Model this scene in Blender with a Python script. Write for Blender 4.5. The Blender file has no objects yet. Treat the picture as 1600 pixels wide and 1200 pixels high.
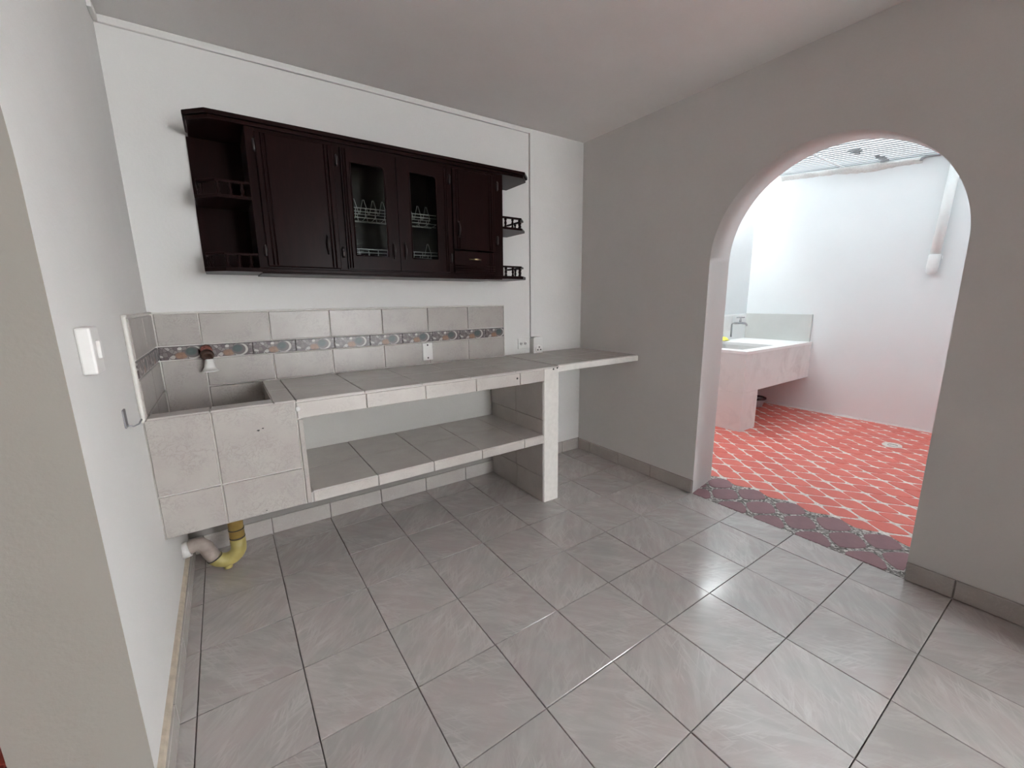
import bpy, bmesh, math, random
from mathutils import Vector, Matrix

random.seed(7)
U = 0.33                      # one floor tile = 0.33 m; all lengths below are in tiles
SC = bpy.context.scene
COL = SC.collection

# ------------------------------------------------------------------ camera
cam_d = bpy.data.cameras.new('camera')
cam = bpy.data.objects.new('camera', cam_d)
COL.objects.link(cam)
SC.camera = cam
cam_d.sensor_fit = 'HORIZONTAL'
cam_d.sensor_width = 36.0
cam_d.lens = 36.0 * 654.67 / 1600.0
cam_d.clip_start = 0.02
CAM = Vector((0.71606, -7.80398, 4.16540))
_yaw, _pit, _rol = 0.597655, 0.198547, -0.014219
_f = Vector((math.sin(_yaw) * math.cos(_pit), math.cos(_yaw) * math.cos(_pit), -math.sin(_pit)))
_r0 = Vector((math.cos(_yaw), -math.sin(_yaw), 0))
_u0 = _r0.cross(_f)
_r = math.cos(_rol) * _r0 + math.sin(_rol) * _u0
_u = -math.sin(_rol) * _r0 + math.cos(_rol) * _u0
_m = Matrix((_r, _u, -_f)).transposed().to_4x4()
_m.translation = CAM * U
cam.matrix_world = _m

# ------------------------------------------------------------------ daylight (overcast sky)
world = bpy.data.worlds.new('overcast_sky')
SC.world = world
world.use_nodes = True
_bg = world.node_tree.nodes['Background']
_bg.inputs[0].default_value = (0.96, 0.98, 1.0, 1)
_bg.inputs[1].default_value = 33.0

SC.view_settings.view_transform = 'Standard'
SC.view_settings.look = 'None'
SC.view_settings.exposure = 0.0
SC.view_settings.gamma = 1.0
SC.view_settings.use_curve_mapping = False
SC.cycles.max_bounces = 14
SC.cycles.diffuse_bounces = 8
SC.cycles.transmission_bounces = 10
SC.cycles.transparent_max_bounces = 12
SC.cycles.caustics_reflective = False
SC.cycles.caustics_refractive = False

# ------------------------------------------------------------------ materials
def new_mat(name):
    m = bpy.data.materials.new(name)
    m.use_nodes = True
    nt = m.node_tree
    b = nt.nodes['Principled BSDF']
    return m, nt, b

def N(nt, t, **kw):
    n = nt.nodes.new(t)
    for k, v in kw.items():
        if k.startswith('i_'):
            n.inputs[k[2:].replace('_', ' ')].default_value = v
        else:
            setattr(n, k, v)
    return n

def L(nt, a, b):
    nt.links.new(a, b)

def ramp(nt, fac, stops):
    r = nt.nodes.new('ShaderNodeValToRGB')
    el = r.color_ramp.elements
    while len(el) < len(stops):
        el.new(0.5)
    for e, (p, c) in zip(el, stops):
        e.position = p
        e.color = (c[0], c[1], c[2], 1) if not isinstance(c, (int, float)) else (c, c, c, 1)
    L(nt, fac, r.inputs[0])
    return r.outputs[0]

def mixc(nt, fac, a, b, mode='MIX'):
    n = nt.nodes.new('ShaderNodeMix')
    n.data_type = 'RGBA'
    n.blend_type = mode
    for s, v in ((n.inputs[0], fac), (n.inputs[6], a), (n.inputs[7], b)):
        if hasattr(v, 'links'):
            L(nt, v, s)
        elif isinstance(v, (int, float)):
            s.default_value = v
        else:
            s.default_value = (v[0], v[1], v[2], 1)
    return n.outputs[2]

def math_(nt, op, a, b=None, clamp=False):
    n = nt.nodes.new('ShaderNodeMath')
    n.operation = op
    n.use_clamp = clamp
    for s, v in ((n.inputs[0], a), (n.inputs[1], b)):
        if v is None:
            continue
        if hasattr(v, 'links'):
            L(nt, v, s)
        else:
            s.default_value = v
    return n.outputs[0]

def bump(nt, bsdf, h, strength, dist=0.002):
    b = nt.nodes.new('ShaderNodeBump')
    b.inputs['Strength'].default_value = strength
    b.inputs['Distance'].default_value = dist
    L(nt, h, b.inputs['Height'])
    L(nt, b.outputs[0], bsdf.inputs['Normal'])

def objc(nt, scale=(1, 1, 1), rot=(0, 0, 0), loc=(0, 0, 0), kind='Object'):
    tc = nt.nodes.new('ShaderNodeTexCoord')
    mp = nt.nodes.new('ShaderNodeMapping')
    mp.inputs['Scale'].default_value = scale
    mp.inputs['Rotation'].default_value = rot
    mp.inputs['Location'].default_value = loc
    L(nt, tc.outputs[kind], mp.inputs[0])
    return mp.outputs[0]

def noise(nt, vec, scale, detail=3, rough=0.5, dist=0.0):
    n = nt.nodes.new('ShaderNodeTexNoise')
    n.inputs['Scale'].default_value = scale
    n.inputs['Detail'].default_value = detail
    n.inputs['Roughness'].default_value = rough
    n.inputs['Distortion'].default_value = dist
    L(nt, vec, n.inputs['Vector'])
    return n.outputs[0]

def plain(name, col, rough=0.5, metal=0.0, var=0.0, vscale=20, bmp=0.0, spec=0.5):
    m, nt, b = new_mat(name)
    b.inputs['Roughness'].default_value = rough
    b.inputs['Metallic'].default_value = metal
    b.inputs['Specular IOR Level'].default_value = spec
    v = objc(nt)
    n = noise(nt, v, vscale, 4)
    lo = [max(0, c * (1 - var)) for c in col]
    hi = [min(1, c * (1 + var)) for c in col]
    L(nt, ramp(nt, n, [(0.3, lo), (0.7, hi)]), b.inputs['Base Color'])
    if bmp:
        bump(nt, b, noise(nt, v, vscale * 6, 3), bmp)
    return m

def plaster(name, col, var=0.03, rough=0.7, stain=None):
    m, nt, b = new_mat(name)
    b.inputs['Roughness'].default_value = rough
    b.inputs['Specular IOR Level'].default_value = 0.25
    v = objc(nt)
    n = noise(nt, v, 1.6, 5, 0.55)
    c = ramp(nt, n, [(0.3, [x * (1 - var) for x in col]), (0.7, [min(1, x * (1 + var)) for x in col])])
    if stain:
        s = noise(nt, v, 3.0, 6, 0.65, 0.6)
        c = mixc(nt, ramp(nt, s, [(0.52, 0.0), (0.68, 1.0)]), c, stain)
    L(nt, c, b.inputs['Base Color'])
    h = math_(nt, 'ADD', noise(nt, v, 5, 4), math_(nt, 'MULTIPLY', noise(nt, v, 90, 3), 0.25))
    bump(nt, b, h, 0.35, 0.006)
    return m

M = {}
M['wall'] = plaster('white_wall_paint', (0.745, 0.737, 0.72))
M['ceil'] = plaster('ceiling_paint', (0.90, 0.885, 0.87))
M['patio_wall'] = plaster('patio_wall_paint', (0.79, 0.82, 0.825), 0.02)
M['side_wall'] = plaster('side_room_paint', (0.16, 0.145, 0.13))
M['added_floor'] = plaster('added_hall_floor', (0.26, 0.24, 0.225))  # floor of the invented hall, dark to hold back bounce
M['hall'] = plaster('added_hall_boards', (0.055, 0.04, 0.032))  # boards of the invented hall, dark to absorb light
M['reveal'] = plaster('darker_beige_reveal', (0.31, 0.292, 0.262))  # reveal set darker and more beige than the wall
M['concrete'] = plaster('bare_concrete', (0.54, 0.55, 0.53), 0.10, 0.85)
M['concrete_rim'] = plaster('glare_cement', (0.86, 0.86, 0.85), 0.03, 0.6)  # paler than the sink body: glare on the rim put into the colour
M['sink_concrete'] = plaster('pale_cement_render', (0.76, 0.75, 0.735), 0.07, 0.8, stain=(0.67, 0.655, 0.64))
M['yard'] = plaster('added_yard_cement', (0.78, 0.77, 0.75), 0.05)  # pale so that the added yard throws light indoors
M['mortar_white'] = plain('white_mortar', (0.66, 0.65, 0.63), 0.9, var=0.08, vscale=60, bmp=0.5)
M['white_plastic'] = plain('white_plastic', (0.78, 0.77, 0.75), 0.35, var=0.02)
M['white_pvc'] = plain('white_pvc_pipe', (0.80, 0.82, 0.81), 0.4, var=0.02)
M['dark_hole'] = plain('dark_slot', (0.03, 0.03, 0.03), 0.6)
M['grout'] = plain('dark_floor_grout', (0.20, 0.18, 0.165), 0.9, var=0.3, vscale=30)
M['tile_grout'] = plain('pale_tile_grout', (0.76, 0.74, 0.70), 0.85, var=0.08, vscale=40)
M['baseboard_mortar'] = plain('ochre_baseboard_mortar', (0.52, 0.45, 0.36), 0.9, var=0.15, vscale=25, bmp=0.5)
M['black'] = plain('black_plastic', (0.02, 0.02, 0.022), 0.5)
M['chrome'] = plain('dull_chrome', (0.55, 0.55, 0.55), 0.25, 1.0)
M['brass'] = plain('old_brass_handle', (0.55, 0.42, 0.24), 0.28, 1.0, var=0.2)
M['dark_metal'] = plain('dark_handle_metal', (0.035, 0.03, 0.03), 0.3, 0.6)
M['grey_metal'] = plain('grey_metal', (0.30, 0.30, 0.31), 0.45, 0.6, var=0.1)
M['wire'] = plain('white_coated_wire', (0.82, 0.82, 0.80), 0.4)
M['rust'] = plain('red_brown_fitting', (0.055, 0.026, 0.016), 0.6, var=0.6, vscale=120)
M['red_tape'] = plain('red_white_sealing_tape', (0.17, 0.055, 0.04), 0.7, var=0.7, vscale=150)
M['yellow_pvc'] = plain('yellow_pvc_pipe', (0.40, 0.335, 0.115), 0.45, var=0.14, vscale=14)
M['yellow_pvc_dark'] = plain('ochre_pvc_pipe', (0.30, 0.20, 0.055), 0.5, var=0.2, vscale=14)
M['grey_pvc'] = plain('dusty_beige_pvc_elbow', (0.32, 0.265, 0.235), 0.6, var=0.25, vscale=18)
M['yellow_cloth'] = plain('yellow_cloth', (0.80, 0.74, 0.12), 0.8, var=0.15, vscale=60)
M['grey_plastic'] = plain('grey_basin_plastic', (0.45, 0.47, 0.5), 0.4, var=0.1)
M['drain_mortar'] = plain('pale_drain_mortar', (0.70, 0.68, 0.64), 0.8, var=0.12, vscale=60)

def wood_mat():
    m, nt, b = new_mat('dark_mahogany_varnish')
    v = objc(nt, scale=(9, 9, 1.0))
    n = noise(nt, v, 6, 6, 0.6, 1.5)
    L(nt, ramp(nt, n, [(0.25, (0.006, 0.0027, 0.0027)), (0.75, (0.014, 0.005, 0.0048))]), b.inputs['Base Color'])
    b.inputs['Roughness'].default_value = 0.30
    b.inputs['Specular IOR Level'].default_value = 0.04
    bump(nt, b, n, 0.08, 0.001)
    return m
M['wood'] = wood_mat()

def interior_mat():
    return plain('cabinet_interior', (0.07, 0.062, 0.058), 0.6, var=0.2, vscale=8)
M['interior'] = interior_mat()

def glass_mat():
    m, nt, b = new_mat('cabinet_glass')
    nt.nodes.remove(b)
    tr = N(nt, 'ShaderNodeBsdfTransparent')
    tr.inputs[0].default_value = (0.80, 0.82, 0.81, 1)
    gl = N(nt, 'ShaderNodeBsdfGlossy')
    gl.inputs['Roughness'].default_value = 0.12
    fr = N(nt, 'ShaderNodeFresnel')
    fr.inputs[0].default_value = 1.09
    mx = N(nt, 'ShaderNodeMixShader')
    L(nt, fr.outputs[0], mx.inputs[0])
    L(nt, tr.outputs[0], mx.inputs[1])
    L(nt, gl.outputs[0], mx.inputs[2])
    L(nt, mx.outputs[0], nt.nodes['Material Output'].inputs[0])
    return m
M['glass'] = glass_mat()

PITCH = 0.235
def roof_mat():
    m, nt, b = new_mat('translucent_roof_sheet')
    nt.nodes.remove(b)
    tl = N(nt, 'ShaderNodeBsdfTranslucent')
    df = N(nt, 'ShaderNodeBsdfDiffuse')
    geo = N(nt, 'ShaderNodeNewGeometry')
    sep = N(nt, 'ShaderNodeSeparateXYZ')
    L(nt, geo.outputs['Position'], sep.inputs[0])
    wav = math_(nt, 'COSINE', math_(nt, 'MULTIPLY', sep.outputs[0], 2 * math.pi / (PITCH * U)))
    v = objc(nt)
    n = noise(nt, v, 3, 4)
    c = ramp(nt, n, [(0.3, ROOF_T), (0.7, [k * 1.12 for k in ROOF_T])])
    rib_shade = ramp(nt, math_(nt, 'MULTIPLY_ADD', wav, 0.5), [(0.20, 1.0), (0.46, 0.0)])     # darker valleys painted in for the shading between ribs
    c = mixc(nt, math_(nt, 'MULTIPLY', rib_shade, 0.97), c, (0.004, 0.0043, 0.0046))
    L(nt, c, tl.inputs[0])
    df.inputs[0].default_value = (0.5, 0.5, 0.5, 1)
    m1 = N(nt, 'ShaderNodeMixShader')
    m1.inputs[0].default_value = 0.3
    L(nt, tl.outputs[0], m1.inputs[1])
    L(nt, df.outputs[0], m1.inputs[2])
    L(nt, m1.outputs[0], nt.nodes['Material Output'].inputs[0])
    return m
ROOF_T = (0.088, 0.097, 0.101)
M['roof'] = roof_mat()

def floor_tile_mat():
    m, nt, b = new_mat('glazed_floor_tile')
    info = N(nt, 'ShaderNodeObjectInfo')
    tc = N(nt, 'ShaderNodeTexCoord')
    off = N(nt, 'ShaderNodeVectorMath', operation='SCALE')
    cmb = N(nt, 'ShaderNodeCombineXYZ')
    L(nt, info.outputs['Random'], cmb.inputs[0])
    L(nt, info.outputs['Random'], cmb.inputs[1])
    cmb.inputs[2].default_value = 0.0
    L(nt, cmb.outputs[0], off.inputs[0])
    off.inputs['Scale'].default_value = 7.0
    add = N(nt, 'ShaderNodeVectorMath', operation='ADD')
    L(nt, tc.outputs['Object'], add.inputs[0])
    L(nt, off.outputs[0], add.inputs[1])
    def mapped(rz, sc):
        # turn first, then stretch, so that the streaks run along the turned axis
        a = N(nt, 'ShaderNodeMapping')
        a.inputs['Rotation'].default_value = (0, 0, rz)
        L(nt, add.outputs[0], a.inputs[0])
        s = N(nt, 'ShaderNodeMapping')
        s.inputs['Scale'].default_value = sc
        L(nt, a.outputs[0], s.inputs[0])
        return s.outputs[0]
    v1 = mapped(math.radians(45), (3.2, 17.0, 1))
    v2 = mapped(math.radians(24), (2.2, 19.0, 1))
    v3 = mapped(math.radians(63), (2.2, 19.0, 1))
    broad = noise(nt, v1, 1.1, 6, 0.62, 0.8)
    pinkn = noise(nt, add.outputs[0], 5.5, 3, 0.5, 0.5)
    base = ramp(nt, pinkn, [(0.35, (0.445, 0.425, 0.405)), (0.62, (0.490, 0.436, 0.42))])
    base = mixc(nt, ramp(nt, broad, [(0.44, 0.0), (0.70, 0.62)]), base, (0.56, 0.545, 0.525))
    def vein(vec, sc):
        n = noise(nt, vec, sc, 4, 0.55, 0.7)
        a = math_(nt, 'ABSOLUTE', math_(nt, 'SUBTRACT', n, 0.5))
        return ramp(nt, a, [(0.0, 1.0), (0.045, 0.0)])
    gate = ramp(nt, noise(nt, add.outputs[0], 6.0, 2), [(0.42, 0.0), (0.62, 1.0)])
    vv = math_(nt, 'MAXIMUM', vein(v2, 1.5), vein(v3, 1.3))
    vv = math_(nt, 'MULTIPLY', vv, gate)
    base = mixc(nt, math_(nt, 'MULTIPLY', vv, 0.5), base, (0.64, 0.62, 0.60))
    hv = N(nt, 'ShaderNodeHueSaturation')
    L(nt, base, hv.inputs['Color'])
    L(nt, math_(nt, 'ADD', math_(nt, 'MULTIPLY', info.outputs['Random'], 0.10), 0.95), hv.inputs['Value'])
    L(nt, hv.outputs[0], b.inputs['Base Color'])
    sm = noise(nt, tc.outputs['Object'], 9.0, 4, 0.6)
    L(nt, ramp(nt, sm, [(0.3, 0.11), (0.75, 0.20)]), b.inputs['Roughness'])
    b.inputs['Specular IOR Level'].default_value = 0.95
    bump(nt, b, noise(nt, tc.outputs['Object'], 14, 2), 0.05, 0.004)
    return m
M['floor_tile'] = floor_tile_mat()

def wall_tile_mat(name, c1, c2, line, rough, amt):
    m, nt, b = new_mat(name)
    info = N(nt, 'ShaderNodeObjectInfo')
    tc = N(nt, 'ShaderNodeTexCoord')
    cmb = N(nt, 'ShaderNodeCombineXYZ')
    L(nt, info.outputs['Random'], cmb.inputs[0])
    L(nt, info.outputs['Random'], cmb.inputs[1])
    off = N(nt, 'ShaderNodeVectorMath', operation='SCALE')
    L(nt, cmb.outputs[0], off.inputs[0])
    off.inputs['Scale'].default_value = 5.0
    add = N(nt, 'ShaderNodeVectorMath', operation='ADD')
    L(nt, tc.outputs['Object'], add.inputs[0])
    L(nt, off.outputs[0], add.inputs[1])
    p = add.outputs[0]
    base = ramp(nt, noise(nt, p, 7, 4), [(0.35, c1), (0.65, c2)])
    n1 = noise(nt, p, 22, 4, 0.6, 2.2)
    a = math_(nt, 'ABSOLUTE', math_(nt, 'SUBTRACT', n1, 0.5))
    ln = ramp(nt, a, [(0.0, 1.0), (0.05, 0.0)])
    gate = ramp(nt, noise(nt, p, 8, 2), [(0.38, 0.0), (0.6, 1.0)])
    ln = math_(nt, 'MULTIPLY', ln, gate)
    base = mixc(nt, math_(nt, 'MULTIPLY', ln, amt), base, line)
    L(nt, base, b.inputs['Base Color'])
    b.inputs['Roughness'].default_value = rough
    bump(nt, b, ln, 0.12, 0.001)
    return m
M['wall_tile'] = wall_tile_mat('beige_glazed_wall_tile', (0.385, 0.350, 0.328), (0.415, 0.388, 0.358), (0.28, 0.25, 0.23), 0.34, 0.6)
M['edge_tile'] = wall_tile_mat('cream_glazed_edge_tile', (0.49, 0.455, 0.425), (0.53, 0.50, 0.465), (0.40, 0.365, 0.34), 0.36, 0.5)
M['top_tile'] = wall_tile_mat('grey_glazed_counter_tile', (0.50, 0.47, 0.445), (0.535, 0.51, 0.48), (0.46, 0.43, 0.40), 0.2, 0.35)
M['base_tile'] = wall_tile_mat('pinkish_baseboard_tile', (0.44, 0.40, 0.375), (0.47, 0.445, 0.415), (0.56, 0.53, 0.5), 0.25, 0.5)
M['edge_paint'] = plain('cream_counter_edge_plaster', (0.72, 0.70, 0.66), 0.6, var=0.05, vscale=30, bmp=0.25)
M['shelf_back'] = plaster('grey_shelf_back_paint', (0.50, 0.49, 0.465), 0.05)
M['counter_shade'] = plaster('shade_under_counter', (0.27, 0.255, 0.24), 0.15, 0.85)  # dark colour carries the shade below the counter
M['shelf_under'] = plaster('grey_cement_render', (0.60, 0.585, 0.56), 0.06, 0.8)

def border_mat():
    # printed strip of pebbles, leaves and crescents; local x runs along the strip, y up
    m, nt, b = new_mat('printed_border_tile')
    tc = N(nt, 'ShaderNodeTexCoord')
    sep = N(nt, 'ShaderNodeSeparateXYZ')
    L(nt, tc.outputs['Object'], sep.inputs[0])
    X = math_(nt, 'DIVIDE', sep.outputs[0], U)      # -0.32 .. 0.32
    Y = math_(nt, 'DIVIDE', sep.outputs[1], U)      # -0.1 .. 0.1
    vo = N(nt, 'ShaderNodeTexVoronoi')
    vo.inputs['Scale'].default_value = 55
    L(nt, tc.outputs['Object'], vo.inputs['Vector'])
    sc = N(nt, 'ShaderNodeSeparateColor')
    L(nt, vo.outputs['Color'], sc.inputs[0])
    cell = ramp(nt, sc.outputs[0], [(0.0, (0.075, 0.055, 0.055)), (0.35, (0.22, 0.19, 0.185)), (0.6, (0.10, 0.08, 0.085)), (0.85, (0.40, 0.37, 0.35))])
    ve = N(nt, 'ShaderNodeTexVoronoi', feature='DISTANCE_TO_EDGE')
    ve.inputs['Scale'].default_value = 55
    L(nt, tc.outputs['Object'], ve.inputs['Vector'])
    col = mixc(nt, ramp(nt, ve.outputs['Distance'], [(0.02, 1.0), (0.09, 0.0)]), cell, (0.06, 0.045, 0.045))
    def ell(cx, cy, rx, ry, soft=0.15):
        dx = math_(nt, 'DIVIDE', math_(nt, 'SUBTRACT', X, cx), rx)
        dy = math_(nt, 'DIVIDE', math_(nt, 'SUBTRACT', Y, cy), ry)
        d = math_(nt, 'ADD', math_(nt, 'MULTIPLY', dx, dx), math_(nt, 'MULTIPLY', dy, dy))
        return ramp(nt, d, [(1.0 - soft, 1.0), (1.0, 0.0)]), d
    o, _ = ell(-0.02, -0.045, 0.09, 0.06, 0.5)
    col = mixc(nt, math_(nt, 'MULTIPLY', o, 0.85), col, mixc(nt, noise(nt, tc.outputs['Object'], 70, 2), (0.13, 0.065, 0.04), (0.34, 0.19, 0.11)))
    w, _ = ell(-0.03, 0.062, 0.03, 0.02)
    col = mixc(nt, w, col, (0.54, 0.51, 0.48))
    cr, _ = ell(0.145, 0.0, 0.115, 0.10, 0.1)
    col = mixc(nt, cr, col, (0.52, 0.49, 0.46))
    cd, _ = ell(0.125, 0.0, 0.10, 0.088, 0.1)
    col = mixc(nt, cd, col, (0.10, 0.085, 0.085))
    g, _ = ell(0.11, 0.012, 0.075, 0.062, 0.3)
    col = mixc(nt, g, col, mixc(nt, noise(nt, tc.outputs['Object'], 60, 2), (0.02, 0.035, 0.033), (0.075, 0.10, 0.093)))
    top = ramp(nt, Y, [(0.085, 0.0), (0.09, 1.0)])
    col = mixc(nt, top, col, (0.10, 0.085, 0.085))
    L(nt, col, b.inputs['Base Color'])
    b.inputs['Roughness'].default_value = 0.35
    return m
M['border'] = border_mat()

def paver_mat(name, c1, c2, rough):
    m, nt, b = new_mat(name)
    info = N(nt, 'ShaderNodeObjectInfo')
    v = objc(nt, kind='Generated') if False else objc(nt)
    n = noise(nt, v, 9, 5, 0.6)
    r = math_(nt, 'ADD', math_(nt, 'MULTIPLY', n, 0.7), math_(nt, 'MULTIPLY', info.outputs['Random'], 0.3))
    L(nt, ramp(nt, r, [(0.3, c1), (0.7, c2)]), b.inputs['Base Color'])
    b.inputs['Roughness'].default_value = rough
    bump(nt, b, noise(nt, v, 60, 3), 0.3, 0.002)
    return m
M['red_paver'] = paver_mat('red_painted_paver', (0.58, 0.120, 0.092), (0.68, 0.158, 0.12), 0.45)
M['purple_paver'] = paver_mat('maroon_paver', (0.20, 0.10, 0.115), (0.27, 0.14, 0.155), 0.55)

def bed_mat(name, c1, c2, c3):
    m, nt, b = new_mat(name)
    v = objc(nt)
    vo = N(nt, 'ShaderNodeTexVoronoi')
    vo.inputs['Scale'].default_value = 90
    L(nt, v, vo.inputs['Vector'])
    sc = N(nt, 'ShaderNodeSeparateColor')
    L(nt, vo.outputs['Color'], sc.inputs[0])
    L(nt, ramp(nt, sc.outputs[0], [(0.15, c1), (0.6, c2), (0.95, c3)]), b.inputs['Base Color'])
    b.inputs['Roughness'].default_value = 0.85
    bump(nt, b, vo.outputs['Distance'], 0.8, 0.004)
    return m
M['pebble_bed'] = bed_mat('pebbly_grey_mortar', (0.12, 0.11, 0.10), (0.30, 0.28, 0.26), (0.62, 0.60, 0.56))
M['white_bed'] = bed_mat('pale_paver_mortar', (0.62, 0.58, 0.54), (0.76, 0.73, 0.69), (0.86, 0.84, 0.80))

# ------------------------------------------------------------------ mesh helpers (coordinates in tiles)
ORG = {}
class MB:
    def __init__(s):
        s.v = []; s.f = []; s.sm = []
    def add(s, vs, fs, smooth=False):
        o = len(s.v)
        s.v += [tuple(v) for v in vs]
        s.f += [tuple(i + o for i in f) for f in fs]
        s.sm += [smooth] * len(fs)
        return s
    def box(s, a, b):
        x0, x1 = sorted((a[0], b[0])); y0, y1 = sorted((a[1], b[1])); z0, z1 = sorted((a[2], b[2]))
        return s.add([(x0,y0,z0),(x1,y0,z0),(x1,y1,z0),(x0,y1,z0),(x0,y0,z1),(x1,y0,z1),(x1,y1,z1),(x0,y1,z1)],
                     [(0,3,2,1),(4,5,6,7),(0,1,5,4),(1,2,6,5),(2,3,7,6),(3,0,4,7)])
    def prism(s, poly, z0, z1, axis='z'):
        n = len(poly)
        def P(p, t):
            if axis == 'z': return (p[0], p[1], t)
            if axis == 'x': return (t, p[0], p[1])
            return (p[0], t, p[1])
        vs = [P(p, z0) for p in poly] + [P(p, z1) for p in poly]
        fs = [tuple(range(n))[::-1], tuple(range(n, 2 * n))]
        fs += [(i, (i + 1) % n, n + (i + 1) % n, n + i) for i in range(n)]
        return s.add(vs, fs)
    def tube(s, path, r, n=12, caps=True):
        path = [Vector(p) for p in path]
        rs = r if isinstance(r, (list, tuple)) else [r] * len(path)
        vs = []; fs = []
        ref = None
        for i, p in enumerate(path):
            d = (path[min(i + 1, len(path) - 1)] - path[max(i - 1, 0)]).normalized()
            if ref is None:
                ref = d.orthogonal().normalized()
            ref = (ref - d * ref.dot(d)).normalized()
            bi = d.cross(ref)
            for k in range(n):
                a = 2 * math.pi * k / n
                vs.append(p + (ref * math.cos(a) + bi * math.sin(a)) * rs[i])
        for i in range(len(path) - 1):
            for k in range(n):
                fs.append((i*n+k, i*n+(k+1) % n, (i+1)*n+(k+1) % n, (i+1)*n+k))
        s.add(vs, fs, True)
        if caps:
            s.add(vs[:n], [tuple(range(n))[::-1]])
            s.add(vs[-n:], [tuple(range(n))])
        return s
    def lathe(s, prof, c, axis=(0, 0, 1), n=24):
        ax = Vector(axis).normalized()
        r0 = ax.orthogonal().normalized(); r1 = ax.cross(r0)
        c = Vector(c)
        vs = []; fs = []
        for (r, h) in prof:
            for k in range(n):
                a = 2 * math.pi * k / n
                vs.append(c + ax * h + (r0 * math.cos(a) + r1 * math.sin(a)) * r)
        for i in range(len(prof) - 1):
            for k in range(n):
                fs.append((i*n+k, i*n+(k+1) % n, (i+1)*n+(k+1) % n, (i+1)*n+k))
        return s.add(vs, fs, True)
    def build(s, name, mat, parent=None, bevel=0.0, origin=None, seg=2):
        xs = [v[0] for v in s.v]; ys = [v[1] for v in s.v]; zs = [v[2] for v in s.v]
        o = Vector(origin) if origin else Vector(((min(xs)+max(xs))/2, (min(ys)+max(ys))/2, min(zs)))
        me = bpy.data.meshes.new(name)
        me.from_pydata([((v[0]-o.x)*U, (v[1]-o.y)*U, (v[2]-o.z)*U) for v in s.v], [], s.f)
        me.materials.append(mat)
        for p, sm in zip(me.polygons, s.sm):
            p.use_smooth = sm
        bm = bmesh.new(); bm.from_mesh(me)
        bmesh.ops.remove_doubles(bm, verts=bm.verts, dist=1e-6) if len(bm.verts) < 20000 else None
        bmesh.ops.recalc_face_normals(bm, faces=bm.faces)
        bm.to_mesh(me); bm.free()
        ob = link(name, me, o, parent)
        if bevel:
            md = ob.modifiers.new('bevel', 'BEVEL')
            md.width = bevel * U; md.segments = seg; md.limit_method = 'ANGLE'; md.angle_limit = math.radians(40)
        return ob

def link(name, data, o, parent=None, rot=None):
    ob = bpy.data.objects.new(name, data)
    COL.objects.link(ob)
    o = Vector(o)
    ORG[ob] = o
    if parent is not None:
        ob.parent = parent
        ob.location = (o - ORG[parent]) * U
    else:
        ob.location = o * U
    if rot is not None:
        ob.rotation_euler = rot
    return ob

def struct(ob, label=None):
    ob['kind'] = 'structure'
    if label: ob['label'] = label
    return ob

def thing(name, loc, label, cat, group=None):
    e = link(name, None, loc)
    e.empty_display_size = 0.05
    return tag(e, label, cat, group)

def tag(ob, label, cat, group=None):
    ob['label'] = label; ob['category'] = cat
    if group: ob['group'] = group
    return ob

_tile_cache = {}
def tile_mesh(w, h, t, c, mat):
    """chamfered tile, centred in x and y, back face at z=0, face at z=t"""
    k = (round(w, 3), round(h, 3), round(t, 3), round(c, 3), mat.name)
    if k in _tile_cache: return _tile_cache[k]
    a, b = w / 2, h / 2
    vs = []
    for (x, y, z) in ((a, b, 0), (a, b, t - c), (a - c, b - c, t)):
        vs += [(-x, -y, z), (x, -y, z), (x, y, z), (-x, y, z)]
    fs = [(3, 2, 1, 0), (8, 9, 10, 11)]
    for r in (0, 4):
        fs += [(r+i, r+(i+1) % 4, r+4+(i+1) % 4, r+4+i) for i in range(4)]
    me = bpy.data.meshes.new('tile')
    me.from_pydata([(x*U, y*U, z*U) for x, y, z in vs], [], fs)
    me.materials.append(mat)
    _tile_cache[k] = me
    return me

ROT = {'+z': (0, 0, 0), '-y': (math.pi/2, 0, 0), '+x': (math.pi/2, 0, math.pi/2), '-x': (math.pi/2, 0, -math.pi/2), '-z': (math.pi, 0, 0), '+y': (math.pi/2, 0, math.pi)}
def tile(name, face, u0, u1, v0, v1, plane, parent, mat, t=0.03, gap=0.012, c=0.008, spin=0):
    """tile filling u0..u1, v0..v1 on a plane; its back lies on `plane`"""
    w = u1 - u0 - gap; h = v1 - v0 - gap
    uc, vc = (u0 + u1) / 2, (v0 + v1) / 2
    if face in ('+z', '-z'): o = (uc, vc, plane)
    elif face in ('-y', '+y'): o = (uc, plane, vc)
    else: o = (plane, uc, vc)
    if spin % 2: w, h = h, w
    ob = link(name, tile_mesh(w, h, t, c, mat), o, parent, ROT[face])
    if spin:
        if face == '+z': ob.rotation_euler = (0, 0, spin * math.pi / 2)
    return ob

# ------------------------------------------------------------------ room shell
XL, XR, YB, YR, ZC = -0.205, 8.65, 0.54, -22.0, 7.95
XRO = 9.65                                         # outer face of the arch wall
XLO = -0.93 - 0.0                                  # far face of the left wall
ARC_N = 56

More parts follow.
